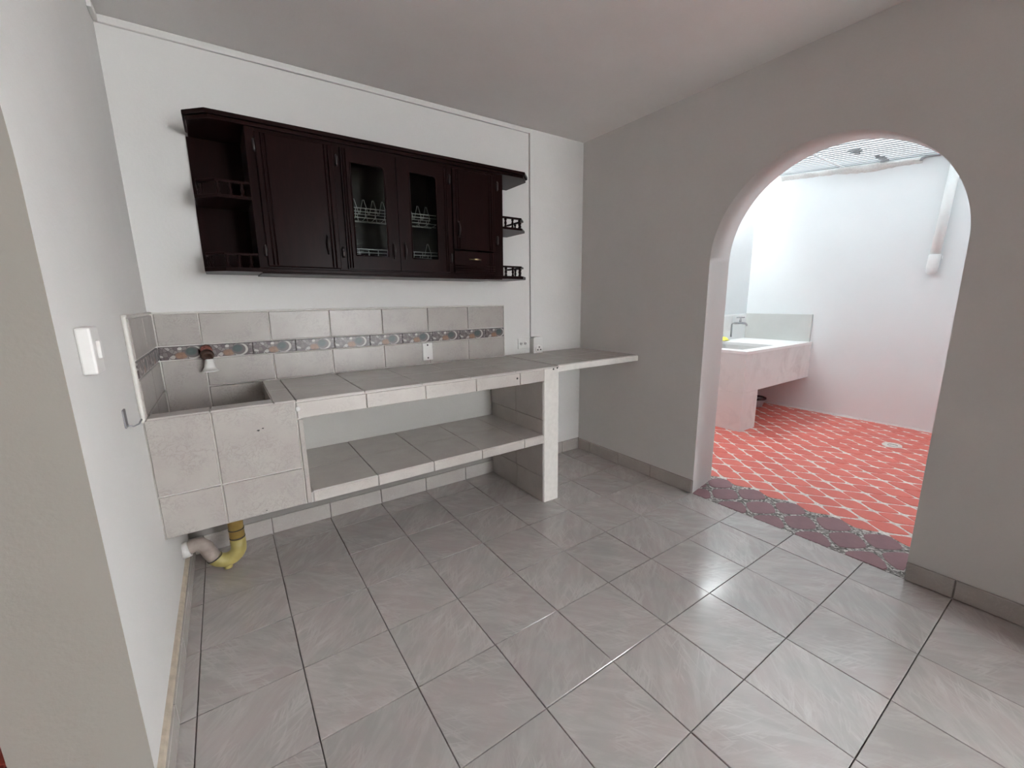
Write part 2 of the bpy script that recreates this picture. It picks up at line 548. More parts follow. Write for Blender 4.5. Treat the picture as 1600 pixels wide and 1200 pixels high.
# floor: grout bed with one object for each tile
fl = MB().box((XL, -9.0, -0.25), (XR, YB, -0.030)).build('floor', M['grout'])
struct(fl, 'pinkish grey glazed ceramic tile floor of the kitchen')
xs = [XL + 0.03] + list(range(0, 9)) + [XR]
ys = [YB] + [-k for k in range(0, 10)]
for i in range(len(xs) - 1):
    for j in range(len(ys) - 1):
        x0, x1, y1, y0 = xs[i], xs[i+1], ys[j], ys[j+1]
        sp = ((i % 2) + 2 * (j % 2))
        sp = {0: 0, 1: 1, 3: 2, 2: 3}[sp]
        full = (x1 - x0) > 0.9 and (y1 - y0) > 0.9
        dz = random.uniform(-0.0035, 0.0035)
        t = tile('floor_tile', '+z', x0, x1, y0, y1, -0.034 + dz, fl, M['floor_tile'], t=0.034, gap=0.010, c=0.004, spin=sp)
        t.rotation_euler.x = random.uniform(-0.0016, 0.0016)
        t.rotation_euler.y = random.uniform(-0.0016, 0.0016)

struct(MB().box((XLO - 0.2, -8.6, ZC), (XRO, YB + 0.5, ZC + 0.4)).build('ceiling', M['ceil']))
struct(MB().box((XLO - 0.2, YR - 0.5, ZC), (XRO, -8.6, ZC + 0.4)).build('ceiling_added_hall', M['hall']), 'dark boarded ceiling of the invented hall behind the kitchen')  # unseen hall, invented dark to cut bounced light on the arch wall
struct(MB().box((XL, YR, -0.25), (XR, -9.0, 0.0)).build('floor_added_hall', M['added_floor']), 'dark floor of the invented hall behind the kitchen')  # unseen and kept dark like the ceiling above it
struct(MB().box((XLO - 6, YB, -0.25), (XRO, YB + 0.5, ZC)).build('wall_back', M['wall']))
struct(MB().box((XLO, YR - 0.5, -0.25), (5.6, YR, ZC)).box((5.6, YR - 0.5, 7.7), (XRO, YR, ZC)).build('wall_unseen_rear', M['hall']))  # unseen wall, kept dark; its opening is added to light the back wall

def arch_wall(name, x_in, x_out, y_hi, y_lo, z_top, arch_in, arch_out, mat, extra=None, reveal=None):
    """wall across x_in..x_out pierced by an arch; arch = (centre y, spring z, radius)"""
    mb = MB()
    rows = []
    for (x, (cy, cz, r)) in ((x_in, arch_in), (x_out, arch_out)):
        pts = [(cy + r, -0.25)] + [(cy + r * math.cos(a), cz + r * math.sin(a)) for a in [math.pi * k / ARC_N for k in range(ARC_N + 1)]] + [(cy - r, -0.25)]
        rows.append((x, pts))
    n = len(rows[0][1])
    for side, (x, pts) in enumerate(rows):
        vs = []; fs = []
        # pier on the +y side
        y1 = pts[0][0]; y2 = pts[-1][0]
        mb.add([(x, y_hi, -0.25), (x, y1, -0.25), (x, y1, z_top), (x, y_hi, z_top)], [(0, 1, 2, 3)])
        if extra:
            a, b, zt = extra
            mb.add([(x, y2, -0.25), (x, a, -0.25), (x, a, z_top), (x, y2, z_top)], [(0, 1, 2, 3)])
            mb.add([(x, a, zt), (x, b, zt), (x, b, z_top), (x, a, z_top)], [(0, 1, 2, 3)])
            mb.add([(x, b, -0.25), (x, y_lo, -0.25), (x, y_lo, z_top), (x, b, z_top)], [(0, 1, 2, 3)])
        else:
            mb.add([(x, y2, -0.25), (x, y_lo, -0.25), (x, y_lo, z_top), (x, y2, z_top)], [(0, 1, 2, 3)])
        for i in range(1, n - 2):
            (ya, za), (yb, zb) = pts[i], pts[i + 1]
            mb.add([(x, ya, za), (x, yb, zb), (x, yb, z_top), (x, ya, z_top)], [(0, 1, 2, 3)])
    rv = MB() if reveal else mb
    for i in range(n - 1):
        (ya, za), (yb, zb) = rows[0][1][i], rows[0][1][i + 1]
        (yc, zc), (yd, zd) = rows[1][1][i], rows[1][1][i + 1]
        rv.add([(x_in, ya, za), (x_in, yb, zb), (x_out, yd, zd), (x_out, yc, zc)], [(0, 1, 2, 3)], 1 <= i < n - 2)
    if extra:
        a, b, zt = extra
        for q in ([(a, -0.25), (a, zt)], [(a, zt), (b, zt)], [(b, zt), (b, -0.25)]):
            (ya, za), (yb, zb) = q
            mb.add([(x_in, ya, za), (x_in, yb, zb), (x_out, yb, zb), (x_out, ya, za)], [(0, 1, 2, 3)])
    mb.add([(x_in, y_hi, z_top), (x_in, y_lo, z_top), (x_out, y_lo, z_top), (x_out, y_hi, z_top)], [(0, 1, 2, 3)])
    ob = mb.build(name, mat)
    if reveal: rv.build('reveal', reveal, ob)
    return ob

ARCH_IN = (-4.755, 4.82, 1.735)
ARCH_OUT = (-4.63, 4.87, 1.78)
wr = arch_wall('wall_right', XR, XRO, YB, YR, ZC, ARCH_IN, ARCH_OUT, M['wall'], extra=(-10.2, -13.0, 7.6))  # extra is an unseen window opening, added to light the room
struct(wr, 'white wall with a round arched opening to the patio')
wl = arch_wall('wall_left', XL, XLO, YB, -7.9, ZC, (-5.54, 4.90, 1.735), (-5.54, 4.90, 1.735), M['wall'], reveal=M['reveal'])
struct(MB().box((8.0, -9.4, -0.2), (XR, -9.0, ZC)).build('wall_added_pier', M['wall']))  # unseen pier, added to shade the arch wall from the rear opening
struct(MB().box((XR, -13.0, -0.25), (XRO, -10.2, 3.2)).build('wall_added_sill', M['wall']))  # sill of the added window, keeps its light off the floor
wl_end = struct(MB().box((XLO, -7.95, -0.25), (XL, -7.9, ZC)).build('wall_left_end', M['wall']))
struct(wl, 'white left wall ending at an arched opening')

# dim side room behind the left wall
sf = MB().box((XLO - 6, YR, -0.25), (XLO, YB, -0.04)).build('floor_side_room', M['pebble_bed'])
struct(sf, 'red paver floor of the side room past the left opening')
struct(MB().box((XLO - 6.5, YR, -0.25), (XLO - 6, YB, ZC)).build('wall_side_room', M['side_wall']))
struct(MB().box((XLO - 6.5, YR - .5, ZC), (XLO - 0.2, YB + .5, ZC + 0.4)).build('ceiling_side_room', M['ceil']))
struct(MB().box((XLO - 6.5, YR - .5, -0.25), (XLO, YR, ZC)).build('wall_side_room_rear', M['side_wall']))

struct(MB().box((XL + 0.01, YB - 0.006, 0.30), (5.78, YB, 1.28)).build('trim_shade', M['counter_shade']), 'grey strip painting in the shade on the wall under the counter')  # strip added to stand for shade on the wall
# baseboards, one object for each tile
def run(edges):
    return list(zip(edges[:-1], edges[1:]))
bb = MB().box((XL, YB - 0.008, 0), (XR, YB, 0.31)).build('baseboard_back', M['grout']); struct(bb)
for a, b in run([XL + 0.03, 0] + [k + 0.015 for k in range(1, 9)] + [XR - 0.03]):
    tile('baseboard_tile', '-y', a, b, 0.0, 0.315, YB - 0.006, bb, M['base_tile'], t=0.03, gap=0.012, c=0.008)
br = MB().box((XR - 0.008, ARCH_IN[0] + 1.735, 0), (XR, YB - 0.03, 0.295)).build('baseboard_right', M['grout']); struct(br)
for a, b in run([YB - 0.04, 0.06, -0.955, -1.94, ARCH_IN[0] + 1.735][::-1]):
    tile('baseboard_tile', '-x', a, b, 0.0, 0.30, XR - 0.006, br, M['base_tile'], t=0.03, gap=0.014, c=0.008)
br2 = MB().box((XR - 0.008, -9.0, 0), (XR, ARCH_IN[0] - 1.735, 0.275)).build('baseboard_right', M['grout']); struct(br2)
for a, b in run([-9.0, -7.98, -7.0, ARCH_IN[0] - 1.735]):
    tile('baseboard_tile', '-x', a, b, 0.0, 0.29, XR - 0.006, br2, M['base_tile'], t=0.035, gap=0.014, c=0.008)
bl = MB().prism([(XL, 0.0), (XL + 0.045, 0.0), (XL + 0.045, 0.27), (XL + 0.03, 0.305), (XL, 0.325)], -3.805, YB, 'y').build('baseboard_left', M['baseboard_mortar']); struct(bl, 'tiled baseboard with an ochre mortar top along the left wall')
for a, b in run([-3.8, -3.02, -2.0, -1.0, 0.0, YB - 0.03]):
    tile('baseboard_tile', '+x', a, b, 0.0, 0.27, XL + 0.04, bl, M['base_tile'], t=0.028, gap=0.012, c=0.008)

# ------------------------------------------------------------------ patio beyond the arch
PX, PY = 18.2, 1.0
ROOF_Z = lambda y: 8.50 + (y - 0.2) * 0.092
struct(MB().box((PX, -8.2, -0.3), (PX + 0.5, PY + 0.5, 8.75)).build('wall_patio_back', M['patio_wall']), 'white patio wall with a downpipe on it')
struct(MB().box((XRO - 0.4, PY, -0.3), (PX + 0.5, PY + 0.5, 9.2)).build('wall_patio_left', M['patio_wall']), 'brightly lit white patio wall behind the laundry sink')
struct(MB().box((XRO, -8.6, -0.3), (PX + 0.5, -8.2, 7.56)).build('wall_added_divider', M['patio_wall']))  # unseen divider, added to limit spill; gap above lets in sky light
struct(MB().box((24, -40, -0.3), (24.5, -8.6, 1.6)).build('wall_added_yard', M['concrete']))  # low wall of the added yard, leaves the sky open
struct(MB().box((XR, YR, -0.3), (24, -8.6, -0.02)).box((-6, -40, -0.3), (24, YR, -0.02)).build('floor_added_yard', M['yard']), 'cement floor of the added open yard behind the kitchen')  # unseen yard, added to reflect daylight into the room
struct(MB().box((XLO, YR, -0.3), (XL, -3.7, -0.035)).build('floor_left_threshold', M['concrete_rim']))
struct(MB().box((XRO - 0.9, YB + 0.4, -0.3), (XRO, PY + 0.1, ZC)).build('wall_patio_return', M['patio_wall']))

pf = MB().box((9.72, -8.3, -0.3), (PX, PY, -0.010)).build('floor_patio', M['white_bed'])
struct(pf, 'patio floor of red painted pavers with pale mortar joints')
tf = MB().box((XR + 0.012, -6.6, -0.3), (9.93, -2.7, -0.009)).build('floor_threshold', M['pebble_bed'])
struct(tf, 'pebbly threshold strip of maroon pavers under the arch')

def lens(a, bt, bb_, n, k=28):
    pts = []
    for i in range(k):
        t = 2 * math.pi * i / k
        c, s = math.cos(t), math.sin(t)
        y = a * math.copysign(abs(c) ** (2 / n), c)
        x = (bt if s > 0 else bb_) * math.copysign(abs(s) ** (2 / n), s)
        pts.append((x, y))
    return pts

def clip_poly(poly, x0, x1, y0, y1):
    def clip(ps, inside, inter):
        out = []
        for i in range(len(ps)):
            p, q = ps[i - 1], ps[i]
            if inside(q):
                if not inside(p): out.append(inter(p, q))
                out.append(q)
            elif inside(p): out.append(inter(p, q))
        return out
    def ix(v): return lambda p, q: (v, p[1] + (q[1]-p[1]) * (v-p[0]) / (q[0]-p[0]))
    def iy(v): return lambda p, q: (p[0] + (q[0]-p[0]) * (v-p[1]) / (q[1]-p[1]), v)
    for ins, it in ((lambda p: p[0] >= x0, ix(x0)), (lambda p: p[0] <= x1, ix(x1)), (lambda p: p[1] >= y0, iy(y0)), (lambda p: p[1] <= y1, iy(y1))):
        poly = clip(poly, ins, it)
        if len(poly) < 3: return []
    return poly

def paver_geo(poly, z0, z1, mb, ch=0.012):
    cx = sum(p[0] for p in poly) / len(poly); cy = sum(p[1] for p in poly) / len(poly)
    n = len(poly)
    ins = []
    for (x, y) in poly:
        d = math.hypot(x - cx, y - cy) or 1
        k = max(0, (d - ch) / d)
        ins.append((cx + (x - cx) * k, cy + (y - cy) * k))
    vs = [(x, y, z0) for x, y in poly] + [(x, y, z1 - ch * 0.6) for x, y in poly] + [(x, y, z1) for x, y in ins]
    fs = [tuple(range(2 * n, 3 * n))]
    for r in (0, n):
        fs += [(r + i, r + (i + 1) % n, r + n + (i + 1) % n, r + n + i) for i in range(n)]
    mb.add(vs, fs)

def seen(x, y):
    """does the line from the camera to this floor point pass through the arch?"""
    for (px, (cy, _, r)) in ((XR, ARCH_IN), (XRO, ARCH_OUT)):
        if x <= px: continue
        t = (px - CAM.x) / (x - CAM.x)
        yy = CAM.y + (y - CAM.y) * t
        if not (cy - r - 0.35 < yy < cy + r + 0.35): return False
    return True

# maroon pavers of the threshold
def add_paver(poly, z0, z1, parent, mat):
    mb = MB(); paver_geo(poly, z0, z1, mb)
    return mb.build('paver', mat, parent)
DY = 0.725
for (cx, y0, bt, bb_, n) in ((8.75, -3.10, 0.335, 0.335, 1.42), (9.20, -3.44, 0.335, 0.335, 1.42), (9.64, -3.07, 0.29, 0.335, 1.42)):
    for k in range(-1, 6):
        cy = y0 - DY * k + random.uniform(-0.02, 0.02)
        poly = [(cx + x, cy + y) for x, y in lens(0.268, bt, bb_, n)]
        poly = clip_poly(poly, XR + 0.02, 10.0, -6.43, -2.93 if cx < 9.5 else -2.86)
        if len(poly) > 3:
            z = random.uniform(-0.006, 0.002)
            add_paver(poly, -0.04, z, tf, M['purple_paver'])

# red pavers: rhombic net, tips along y
RX, RY = 0.2755, 0.735
rest = MB()
row = 0
x = 9.985
while x < PX + 0.3:
    yo = -4.07 if row % 2 == 0 else -3.69
    k0 = int((yo - PY) / RY) - 2
    for k in range(-20, 20):
        cy = yo - RY * k
        if cy > PY + 0.3 or cy < -8.6: continue
        cx = x + random.uniform(-0.01, 0.01); cyj = cy + random.uniform(-0.012, 0.012)
        bb_ = 0.18 if row == 0 else 0.223
        poly = [(cx + a, cyj + b) for a, b in lens(0.298, 0.223, bb_, 1.27, 28)]
        poly = clip_poly(poly, 9.72, PX - 0.04, -8.2, PY - 0.02)
        if len(poly) < 4: continue
        if row == 0 and -6.45 > cy or row == 0 and cy > -2.7:
            pass
        z = random.uniform(-0.006, 0.004)
        if seen(cx, cyj):
            add_paver(poly, -0.04, z, pf, M['red_paver'])
        else:
            paver_geo(poly, -0.04, z, rest)
    x += RX; row += 1
ro = rest.build('paver_field', M['red_paver'], pf); ro['kind'] = 'stuff'

side = MB(); row = 0; x = XLO - 0.12
while x > XLO - 6:
    for k in range(0, 20):
        cy = 0.3 - RY * 1.3 * k - (0.5 * RY * 1.3 if row % 2 else 0)
        if cy < YR: continue
        poly = clip_poly([(x + a, cy + b) for a, b in lens(0.44, 0.38, 0.38, 1.4, 20)], XLO - 6, XLO - 0.01, YR, YB)
        if len(poly) > 3: paver_geo(poly, -0.06, 0.0, side)
    x -= 0.42; row += 1
so = side.build('paver_field', M['red_paver'], sf); so['kind'] = 'stuff'

# mortar fillet at the foot of the patio back wall, rough ledge at its top
mb = MB()
pts = []
yy = PY
while yy > -8.2:
    pts.append((yy, 0.05 + random.uniform(-0.018, 0.022))); yy -= 0.25
for i in range(len(pts) - 1):
    (ya, ha), (yb, hb) = pts[i], pts[i + 1]
    mb.add([(PX, ya, ha), (PX - 0.07, ya, -0.02), (PX, yb, hb), (PX - 0.07, yb, -0.02)], [(0, 1, 3, 2)], True)
struct(mb.build('trim_patio_foot', M['mortar_white']))
mb = MB()
for side_ in (0,):
    n = 40
    ring = []
    for i in range(n + 1):
        y = 0.25 - 3.9 * i / n
        w = 0.10 + 0.06 * math.sin(i * 0.9) * random.uniform(0.4, 1) + (0.10 if 18 < i < 34 else 0)
        h = 0.05 + 0.03 * random.random() + (0.05 * math.sin((i - 18) / 16 * math.pi) if 18 < i < 34 else 0)
        zb = ROOF_Z(y) - 0.13
        ring.append([(PX + 0.02, y, zb - h - 0.05), (PX - w * 0.5, y, zb - h), (PX - w, y, zb - 0.01), (PX - w * 0.8, y, zb + 0.05), (PX + 0.02, y, zb + 0.06)])
    vs = [p for r in ring for p in r]
    fs = [(i*5+k, i*5+k+1, (i+1)*5+k+1, (i+1)*5+k) for i in range(n) for k in range(4)]
    fs += [(0, 1, 2, 3, 4), tuple(n*5 + k for k in (4, 3, 2, 1, 0))]
    mb.add(vs, fs, True)
struct(mb.build('trim_patio_top', M['mortar_white']), 'rough white mortar ledge where the patio wall meets the roof')

# translucent corrugated roof: sheets with ribs along y, purlins across
roof = link('patio_roof', None, (PX - 4, -3, 8.2))
struct(roof, 'translucent corrugated roof over the patio')
def sheet(x0, x1, y0, y1, lift):
    n = int((x1 - x0) / PITCH * 8)
    vs = []
    for i in range(n + 1):
        xx = x0 + (x1 - x0) * i / n
        dz = 0.035 * math.cos(2 * math.pi * xx / PITCH) + lift
        vs += [(xx, y0, ROOF_Z(y0) + dz), (xx, y1, ROOF_Z(y1) + dz)]
    fs = [(2*i, 2*i+1, 2*i+3, 2*i+2) for i in range(n)]
    return MB().add(vs, fs, True)
for (a, b) in ((9.4, 12.2), (12.205, 14.55), (14.555, 16.6), (16.605, 18.6)):
    sheet(a, b, 0.60, -8.5, 0.0).build('roof_sheet', M['roof'], roof)
for yy in (-1.72, -4.9):
    MB().box((11.5, yy - 0.03, ROOF_Z(yy) - 0.085), (18.3, yy + 0.03, ROOF_Z(yy) - 0.045)).build('purlin', M['white_pvc'], roof)
for (xx, yy, w) in ((16.1, -2.62, .30), (16.34, -2.6, .26), (16.58, -2.55, .12), (17.25, -2.83, .10), (17.5, -2.84, .2), (17.75, -2.82, .2), (18.0, -2.8, .2), (18.2, -2.76, .2)):
    MB().box((xx - 0.05, yy - w/2, ROOF_Z(yy) - 0.055), (xx + 0.05, yy + w/2, ROOF_Z(yy) - 0.04)).build('dark_dash', M['grey_metal'], roof)  # short dark bars across the valleys, just under the sheet

# dark rod end under the roof edge at the right
tag(MB().tube([(PX - 0.06, -3.62, 7.98), (PX - 0.07, -3.64, 8.05), (PX - 0.07, -3.75, 8.07), (PX - 0.07, -4.6, 8.0)], 0.035, 8).build('roof_rod', M['grey_metal']),
    'short dark metal rod under the patio roof edge near the downpipe', 'rod')

# white downpipe on the patio wall
dp = thing('downpipe', (PX - 0.14, -4.28, 4.75), 'white plastic downpipe with a capped lower end on the patio wall', 'pipe')
A = Vector((PX - 0.14, -4.285, 5.0)); B = Vector((PX - 0.14, -4.42, 8.3))
MB().tube([A, B], 0.115, 20).build('pipe', M['white_pvc'], dp)
MB().tube([A + (B-A) * -0.03, A + (B-A) * 0.085], 0.135, 20).build('coupling', M['white_pvc'], dp, bevel=0.01)
c0 = A + (B-A) * -0.028
MB().lathe([(0.0, 0.2), (0.07, 0.185), (0.115, 0.13), (0.13, 0.05), (0.13, -0.03)], c0, (A-B), 20).build('end_cap', M['white_pvc'], dp)
MB().box((PX - 0.1, -4.44, 5.15), (PX, -4.38, 5.25)).build('clamp', M['white_pvc'], dp)

# laundry sink of bare concrete
ls = thing('laundry_sink', (15.9, -0.2, 0), 'bare concrete laundry sink built into the patio corner', 'sink')
SY, SX0 = -1.42, 13.66
MB().box((SX0, SY, -0.02), (14.58, PY, 1.24)).build('support_block', M['sink_concrete'], ls, bevel=0.02)
mb = MB()
mb.box((SX0, SY, 1.24), (PX, SY + 0.32, 2.46))           # front wall
mb.box((SX0, SY + 0.32, 1.24), (SX0 + 0.36, PY, 2.46))   # side wall
mb.box((SX0 + 0.36, PY - 0.25, 1.24), (PX, PY, 2.46))
mb.box((16.2, SY + 0.32, 1.24), (PX, PY - 0.25, 2.42))
mb.box((SX0 + 0.36, SY + 0.32, 1.24), (16.2, PY - 0.25, 1.5))
mb.build('basin_body', M['sink_concrete'], ls)
rim = MB()
rim.box((SX0 - 0.01, SY - 0.012, 2.44), (PX, SY + 0.33, 2.525))
rim.box((SX0 - 0.01, SY + 0.33, 2.44), (SX0 + 0.37, PY, 2.525))
rim.box((SX0 + 0.37, PY - 0.32, 2.44), (16.15, PY, 2.525))
rim.box((16.15, SY + 0.33, 2.42), (PX, PY, 2.52))
rim.build('rim', M['concrete_rim'], ls)
MB().box((PX - 0.07, SY + 0.06, 2.5), (PX, PY - 0.02, 3.5)).build('splash_panel', M['concrete'], ls, bevel=0.012)
MB().box((16.2, PY - 0.05, 2.5), (PX - 0.07, PY, 3.48)).build('splash_panel', M['concrete_rim'], ls, bevel=0.012)
MB().box((16.35, PY - 0.055, 2.86), (17.1, PY - 0.04, 3.42)).build('cement_patch', M['sink_concrete'], ls)

# patio tap
tp = thing('garden_tap', (17.3, PY - 0.05, 3.0), 'small metal garden tap above the concrete laundry sink', 'tap')
MB().tube([(17.05, PY - 0.07, 2.62), (17.05, PY - 0.07, 3.10), (17.06, PY - 0.10, 3.15), (17.12, PY - 0.16, 3.16)], 0.032, 10).build('supply_pipe', M['grey_metal'], tp)
MB().tube([(17.08, PY - 0.14, 3.155), (17.3, PY - 0.32, 3.16), (17.4, PY - 0.41, 3.14), (17.43, PY - 0.44, 3.09), (17.43, PY - 0.44, 3.04)], [0.04, 0.045, 0.04, 0.035, 0.04], 12).build('spout', M['grey_metal'], tp)
MB().tube([(17.25, PY - 0.28, 3.18), (17.25, PY - 0.28, 3.36)], [0.045, 0.025], 10).build('valve_stem', M['grey_metal'], tp)
MB().tube([(17.13, PY - 0.19, 3.37), (17.37, PY - 0.37, 3.37)], 0.02, 8).build('handle', M['grey_metal'], tp)

# yellow cloth lying on the sink rim
mb = MB()
n = 9
vs = []; fs = []
for i in range(n):
    for j in range(n):
        u, v = i / (n - 1), j / (n - 1)
        vs.append((16.15 + 0.42 * u + 0.03 * math.sin(7 * v), 0.70 + 0.26 * v + 0.02 * math.sin(9 * u), 2.535 + 0.13 * math.sin(math.pi * u) * math.sin(math.pi * v) * (0.7 + 0.3 * math.sin(11 * u + 5 * v))))
for i in range(n - 1):
    for j in range(n - 1):
        fs.append((i*n+j, (i+1)*n+j, (i+1)*n+j+1, i*n+j+1))
mb.add(vs, fs, True)
yc = mb.build('cleaning_cloth', M['yellow_cloth'])
md = yc.modifiers.new('thick', 'SOLIDIFY'); md.thickness = 0.006
tag(yc, 'crumpled yellow cloth on the rim of the concrete laundry sink', 'cloth')

# basin under the laundry sink
bk = thing('plastic_basin', (17.35, -0.05, 0), 'small grey plastic basin with black rim under the laundry sink', 'basin')
MB().lathe([(0.0, 0.01), (0.25, 0.01), (0.34, 0.31), (0.36, 0.31), (0.36, 0.30), (0.27, 0.0), (0.0, 0.0)], (17.35, -0.05, 0.0), n=28).build('bowl', M['grey_plastic'], bk)
MB().lathe([(0.335, 0.30), (0.335, 0.35), (0.39, 0.35), (0.39, 0.29), (0.35, 0.29)], (17.35, -0.05, 0.0), n=28).build('rim', M['black'], bk)

# floor drain
fd = thing('floor_drain', (15.82, -4.56, 0), 'small dark floor drain set in pale mortar on the red patio', 'drain')
mb = MB()
ring = [(15.82 + (0.24 + 0.05 * random.random()) * math.cos(a), -4.55 + (0.19 + 0.05 * random.random()) * math.sin(a)) for a in [2 * math.pi * k / 18 for k in range(18)]]
mb.prism(ring, -0.03, 0.012); mb.build('mortar_collar', M['drain_mortar'], fd)
MB().lathe([(0.0, 0.0), (0.10, 0.0), (0.11, 0.012)], (15.78, -4.58, 0.008), n=20).build('grate', M['dark_hole'], fd)

# ------------------------------------------------------------------ tiled masonry counter with sink
CF = -1.47                        # front face of the counter
ZT = 2.85                         # worktop height
ctr = thing('tiled_counter', (3.0, -0.5, 0), 'masonry kitchen counter clad in beige tiles with sink and open shelf', 'counter')
T = 0.03
# sink box
SKX0, SKX1 = XL, 1.455
mb = MB()
mb.box((SKX0, CF + T, 1.30), (SKX1, CF + 0.28, ZT - T))          # front wall
mb.box((1.15 + T, CF + 0.28, 1.30), (SKX1, YB, ZT - T))           # wall to the right of the basin
mb.box((SKX0, CF + 0.28, 1.30), (1.15 + T, YB, 1.62))             # bottom
sink = mb.build('sink_box', M['tile_grout'], ctr)
for (a, b) in ((XL + 0.005, 0.447), (0.447, 1.405)):
    tile('apron_tile', '-y', a, b, 1.86, ZT - 0.01, CF + T, sink, M['wall_tile'], gap=0.020)
    tile('apron_tile', '-y', a, b, 1.30, 1.86, CF + T, sink, M['wall_tile'], gap=0.020)
tile('apron_tile', '-y', 1.405, 1.487, 1.30, 2.575, CF + T, sink, M['wall_tile'], gap=0.02)
for (a, b) in ((XL + 0.04, 0.447), (0.447, 1.15)):
    tile('rim_tile', '+z', a, b, CF + 0.005, CF + 0.28, ZT - T, sink, M['top_tile'], gap=0.012)
for (a, b) in ((CF + 0.28, -0.6), (-0.6, YB - 0.05)):
    tile('basin_tile', '-x', a, b, 1.65, 2.82, 1.15 + T, sink, M['top_tile'], gap=0.012)
tile('basin_tile', '+z', XL + 0.04, 0.45, CF + 0.3, YB - 0.05, 1.62, sink, M['top_tile'], gap=0.012)
tile('basin_tile', '+z', 0.45, 1.15, CF + 0.3, YB - 0.05, 1.62, sink, M['top_tile'], gap=0.012)
# worktop slab
top = MB().box((1.455, CF + T, 2.575), (6.175, YB, ZT - T)).build('worktop', M['edge_paint'], ctr)
cols = [1.15, 1.42, 2.35, 3.27, 4.17, 5.12, 6.19]
for a, b in run(cols):
    for (c, d) in ((CF + 0.004, -0.52), (-0.52, YB - 0.03)):
        tile('worktop_tile', '+z', a, b, c, d, ZT - T, top, M['top_tile'], gap=0.010)
ecols = [1.41, 2.366, 3.318, 4.271, 5.219, 5.8]
for a, b in run(ecols):
    tile('edge_tile', '-y', a, b, 2.575, ZT - 0.035, CF + T, top, M['edge_tile'], gap=0.014)
# support leg
leg = MB().box((5.80, CF, -0.01), (6.172, YB - 0.01, 2.60)).build('support_leg', M['edge_paint'], ctr, bevel=0.012)
MB().box((5.80, CF + 0.003, 2.55), (6.172, CF + 0.06, ZT - 0.035)).build('corner_block', M['edge_paint'], ctr, bevel=0.008)
for (c, d) in ((CF + 0.02, -0.5), (-0.5, YB - 0.02)):
    for (e, f) in ((0.0, 0.55), (0.55, 1.30), (1.47, 1.78), (1.78, 2.57)):
        tile('leg_tile', '-x', c, d, e, f, 5.80, leg, M['top_tile'], t=0.022, gap=0.008)
# lower shelf
sh = MB().box((SKX1, CF + T, 1.295), (5.80, YB, 1.45)).build('lower_shelf', M['shelf_under'], ctr)
scols = [1.50, 2.45, 3.40, 4.35, 5.31, 5.80]
for a, b in run(scols):
    for (c, d) in ((CF + 0.004, -0.5), (-0.5, YB - 0.005)):
        tile('shelf_tile', '+z', a, b, c, d, 1.45, sh, M['top_tile'], t=0.028, gap=0.010)
    tile('edge_tile', '-y', a, b, 1.295, 1.465, CF + T, sh, M['edge_tile'], gap=0.012)
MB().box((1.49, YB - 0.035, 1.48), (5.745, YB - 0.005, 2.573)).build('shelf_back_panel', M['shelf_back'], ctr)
for (x_, z_, w_) in ((0.93, 2.505, 0.022), (0.985, 2.525, 0.016), (0.90, 1.36, 0.012)):
    MB().prism([(x_ - w_, z_), (x_, z_ + w_ * 0.5), (x_ + w_, z_ + w_ * 0.2), (x_ + w_ * 0.3, z_ - w_ * 0.6)], CF - 0.002, CF + 0.004, 'y').build('glaze_chip', M['dark_hole'], sink)
# sealant marks where the worktop meets the sink
MB().lathe([(0.0, 0.02), (0.025, 0.012), (0.035, 0.0)], (1.432, CF - 0.001, 2.72), (0, -1, 0.1), 10).build('sealant_blob', M['white_plastic'], ctr)
for (x_, z_) in ((5.15, 2.715), (6.03, 2.80), (6.13, 2.815)):
    MB().lathe([(0.0, 0.006), (0.018, 0.004), (0.02, 0.0)], (x_, CF - 0.001, z_), (0, -1, 0), 10).build('screw_hole', M['dark_hole'], ctr)

# ------------------------------------------------------------------ tiled shelf running on to the arch wall
ws = thing('wall_shelf', (7.4, -0.4, 2.72), 'white edged tiled shelf between the counter and the arch wall', 'shelf')
slab = MB().box((6.19, CF + 0.05, 2.72), (XR, YB, 2.84)).build('slab', M['edge_paint'], ws, bevel=0.012)
for a, b in run([6.20, 7.15, 8.1, XR - 0.005]):
    for (c, d) in ((CF + 0.06, -0.5), (-0.5, YB - 0.005)):
        tile('shelf_tile', '+z', a, b, c, d, 2.84, slab, M['top_tile'], t=0.022, gap=0.009)

# ------------------------------------------------------------------ backsplash
bs = thing('backsplash', (3.0, YB, 2.85), 'beige tiled backsplash with a printed pebble border above the counter', 'backsplash')
bed = MB().box((XL + 0.03, YB - 0.022, 1.62), (1.15 + T, YB, ZT)).box((XL + 0.03, YB - 0.022, ZT - T), (6.165, YB, 4.035))
bed = bed.build('tile_bed', M['tile_grout'], bs)
ucols = [XL + 0.06, 0.405, 1.37, 2.335, 3.30, 4.255, 5.20, 6.155]
for a, b in run(ucols):
    tile('splash_tile', '-y', a, b, 3.535, 4.03, YB - 0.02, bs, M['wall_tile'], t=0.025, gap=0.016)
    lo = 1.64 if b < 1.0 else ZT
    tile('splash_tile', '-y', a, b, lo if b < 1 else 2.855, 3.315, YB - 0.02, bs, M['wall_tile'], t=0.025, gap=0.016)
tile('splash_tile', '-y', 0.405, 1.15, 1.64, 2.85, YB - 0.02, bs, M['wall_tile'], t=0.025, gap=0.016)
for k in range(10):
    c = 0.405 + 0.652 * k - 0.3
    a, b = c - 0.326, c + 0.326
    a = max(a, XL + 0.055); b = min(b, 6.155)
    if b - a < 0.1: continue
    ob = tile('border_tile', '-y', a, b, 3.32, 3.53, YB - 0.02, bs, M['border'], t=0.028, gap=0.006)
